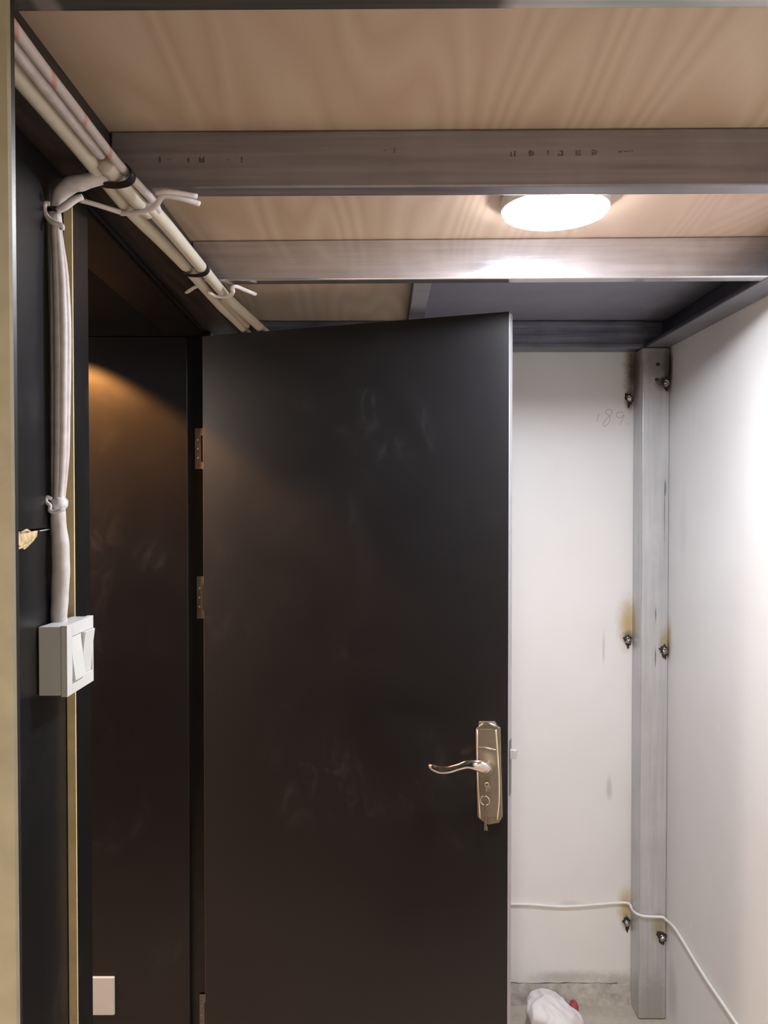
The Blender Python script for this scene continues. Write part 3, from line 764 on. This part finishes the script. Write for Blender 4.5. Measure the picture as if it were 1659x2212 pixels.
# hinges
def hinge_at(x0, x1, yt, yb):
    Y = 2.1668
    a, b = at(x0, yt, Y), at(x1+3, yb, Y)
    loc = Vector((a.x, Y, 0)); inv = door.matrix_world
    bm = B(); zt_, zb_ = a.z, b.z; X0, X1 = a.x, b.x; hgt = zt_-zb_
    poly = [(X0, zb_), (X1, zb_), (X1, zb_+hgt*.15), (X1-.0075, zb_+hgt*.19), (X1-.0075, zt_-hgt*.19), (X1, zt_-hgt*.15), (X1, zt_), (X0, zt_)]
    poly = [(x-a.x, z) for x, z in poly]
    plate(bm, poly, 0, .0022)
    o = obj('hinge', bm, M['hinge'], None); o.location = loc
    for f in (.28, .5, .72):
        bm = B(); bmesh.ops.create_uvsphere(bm, u_segments=12, v_segments=8, radius=.0032, matrix=Matrix.Translation(((X1-X0)*.28, -.0002, zb_+hgt*f)))
        for v in bm.verts: v.co.y *= .5
        obj('screw', bm, M['nickel'], o, smooth=True)
    bm = B(); sweep(bm, [((X1-X0)+.0035, -.004, zb_), ((X1-X0)+.0035, -.004, zt_)], .0045, 12); obj('knuckle', bm, M['hinge'], o, smooth=True)
    return o
Rinv = Matrix.LocRotScale(door.location, door.rotation_euler, None).inverted()
for args in ((421, 437, 925, 1013), (425, 441, 1245, 1336), (431, 445, 2148, 2236)):
    o = hinge_at(*args); o.parent = door; o.matrix_parent_inverse = Rinv
# key hanging in the lock: a thing of its own
T = Matrix.Translation(door.location) @ Matrix.Rotation(ang, 4, 'Z')
key = thing('door_key', 'small silver key on a ring hanging from the door keyhole', 'key', T @ Vector((kx, -.019, kz)), ang)
bm = B(); box(bm, (-.0012, -.010, -.004), (.0012, .001, .004)); obj('key_blade', bm, M['nickel'], key, bevel=.0004)
bm = B(); sweep(bm, smoothpath([(0, -.008, .009), (.006, -.009, .012), (.004, -.010, .018), (-.002, -.010, .014), (0, -.009, .006)], 5), .0016, 8); obj('key_bow', bm, M['nickel'], key, smooth=True)
rz = dloc(1053, 1720)[1]-kz
bm = B(); torus(bm, (-.002, -.010, rz), .0108, .0014, 28, 8, 'Y'); obj('key_ring', bm, M['chrome'], key, smooth=True)
kb = dloc(1053, 1783)[1]-kz
bm = B(); plate(bm, [(-.006, rz-.009), (.002, rz-.009), (.0025, rz-.014), (.001, rz-.030), (.0025, kb+.010), (.0045, kb+.008), (.0045, kb), (-.0035, kb), (-.0035, kb+.008), (-.0025, rz-.030), (-.006, rz-.014)], -.0112, -.0092)
obj('spare_key', bm, M['nickel'], key, bevel=.0005)

# ------------------------------------------------------------------ white cable round the corner
r = .0042
pts = [at(1040, 1955, YB-r)] + [at(x, y, YB-r-.0003) for x, y in ((1108, 1953), (1150, 1954), (1200, 1958), (1250, 1957), (1300, 1953), (1345, 1950))]
pts += [at(1360, 1953, 2.485)]
ps_ = PX0-r-.0012
pts += [Vector((ps_, 2.465, at(1368, 1964, 2.465).z)), Vector((ps_, 2.43, at(1376, 1972, 2.43).z)), at(1386, 1978, PY0-r-.0016), at(1405, 1980, PY0-r-.0012), at(1430, 1981, PY0-r-.0012)]
xw = XR-r-.0006
pts += [Vector((xw-.004, PY0-.012, at(1440, 1984, 2.405).z))]
for x, y in ((1456, 2003), (1475, 2032), (1500, 2074), (1530, 2122), (1560, 2166), (1600, 2225), (1640, 2280)): pts.append(atX(x, y, xw))
tag(obj('white_cable', (lambda b: (sweep(b, smoothpath(pts, 6), r, 12), b)[1])(B()), M['cable'], smooth=True), 'white cable along the back wall, over the post and right wall', 'cable')

# ------------------------------------------------------------------ crumpled cloth on the floor
cl = thing('crumpled_cloth', 'crumpled white cloth with a red corner on the floor by the back wall', 'cloth', (.505, 2.36, 0))
bm = B(); bmesh.ops.create_icosphere(bm, subdivisions=5, radius=1)
for v in bm.verts:
    d = v.co.copy(); f = 1+.20*noise.noise(d*1.5+Vector((3, 1, 2)))+.10*(1-abs(noise.noise(Vector((d.x*2.2+d.z, d.y*2, d.z*1.2))+Vector((9, 4, 1))))*2.4)
    v.co = Vector((d.x*.076*f+.01, d.y*.085*f, max(.001, .040+d.z*.060*f-.018*d.x)))
obj('cloth_body', bm, M['cloth'], cl, smooth=True)
bm = B(); bmesh.ops.create_icosphere(bm, subdivisions=3, radius=1)
for v in bm.verts:
    d = v.co.copy(); f = 1+.3*noise.noise(d*2+Vector((1, 7, 2))); v.co = Vector((.077+d.x*.014*f, .03+d.y*.02*f, .052+d.z*.022*f))
obj('red_corner', bm, M['red'], cl, smooth=True)
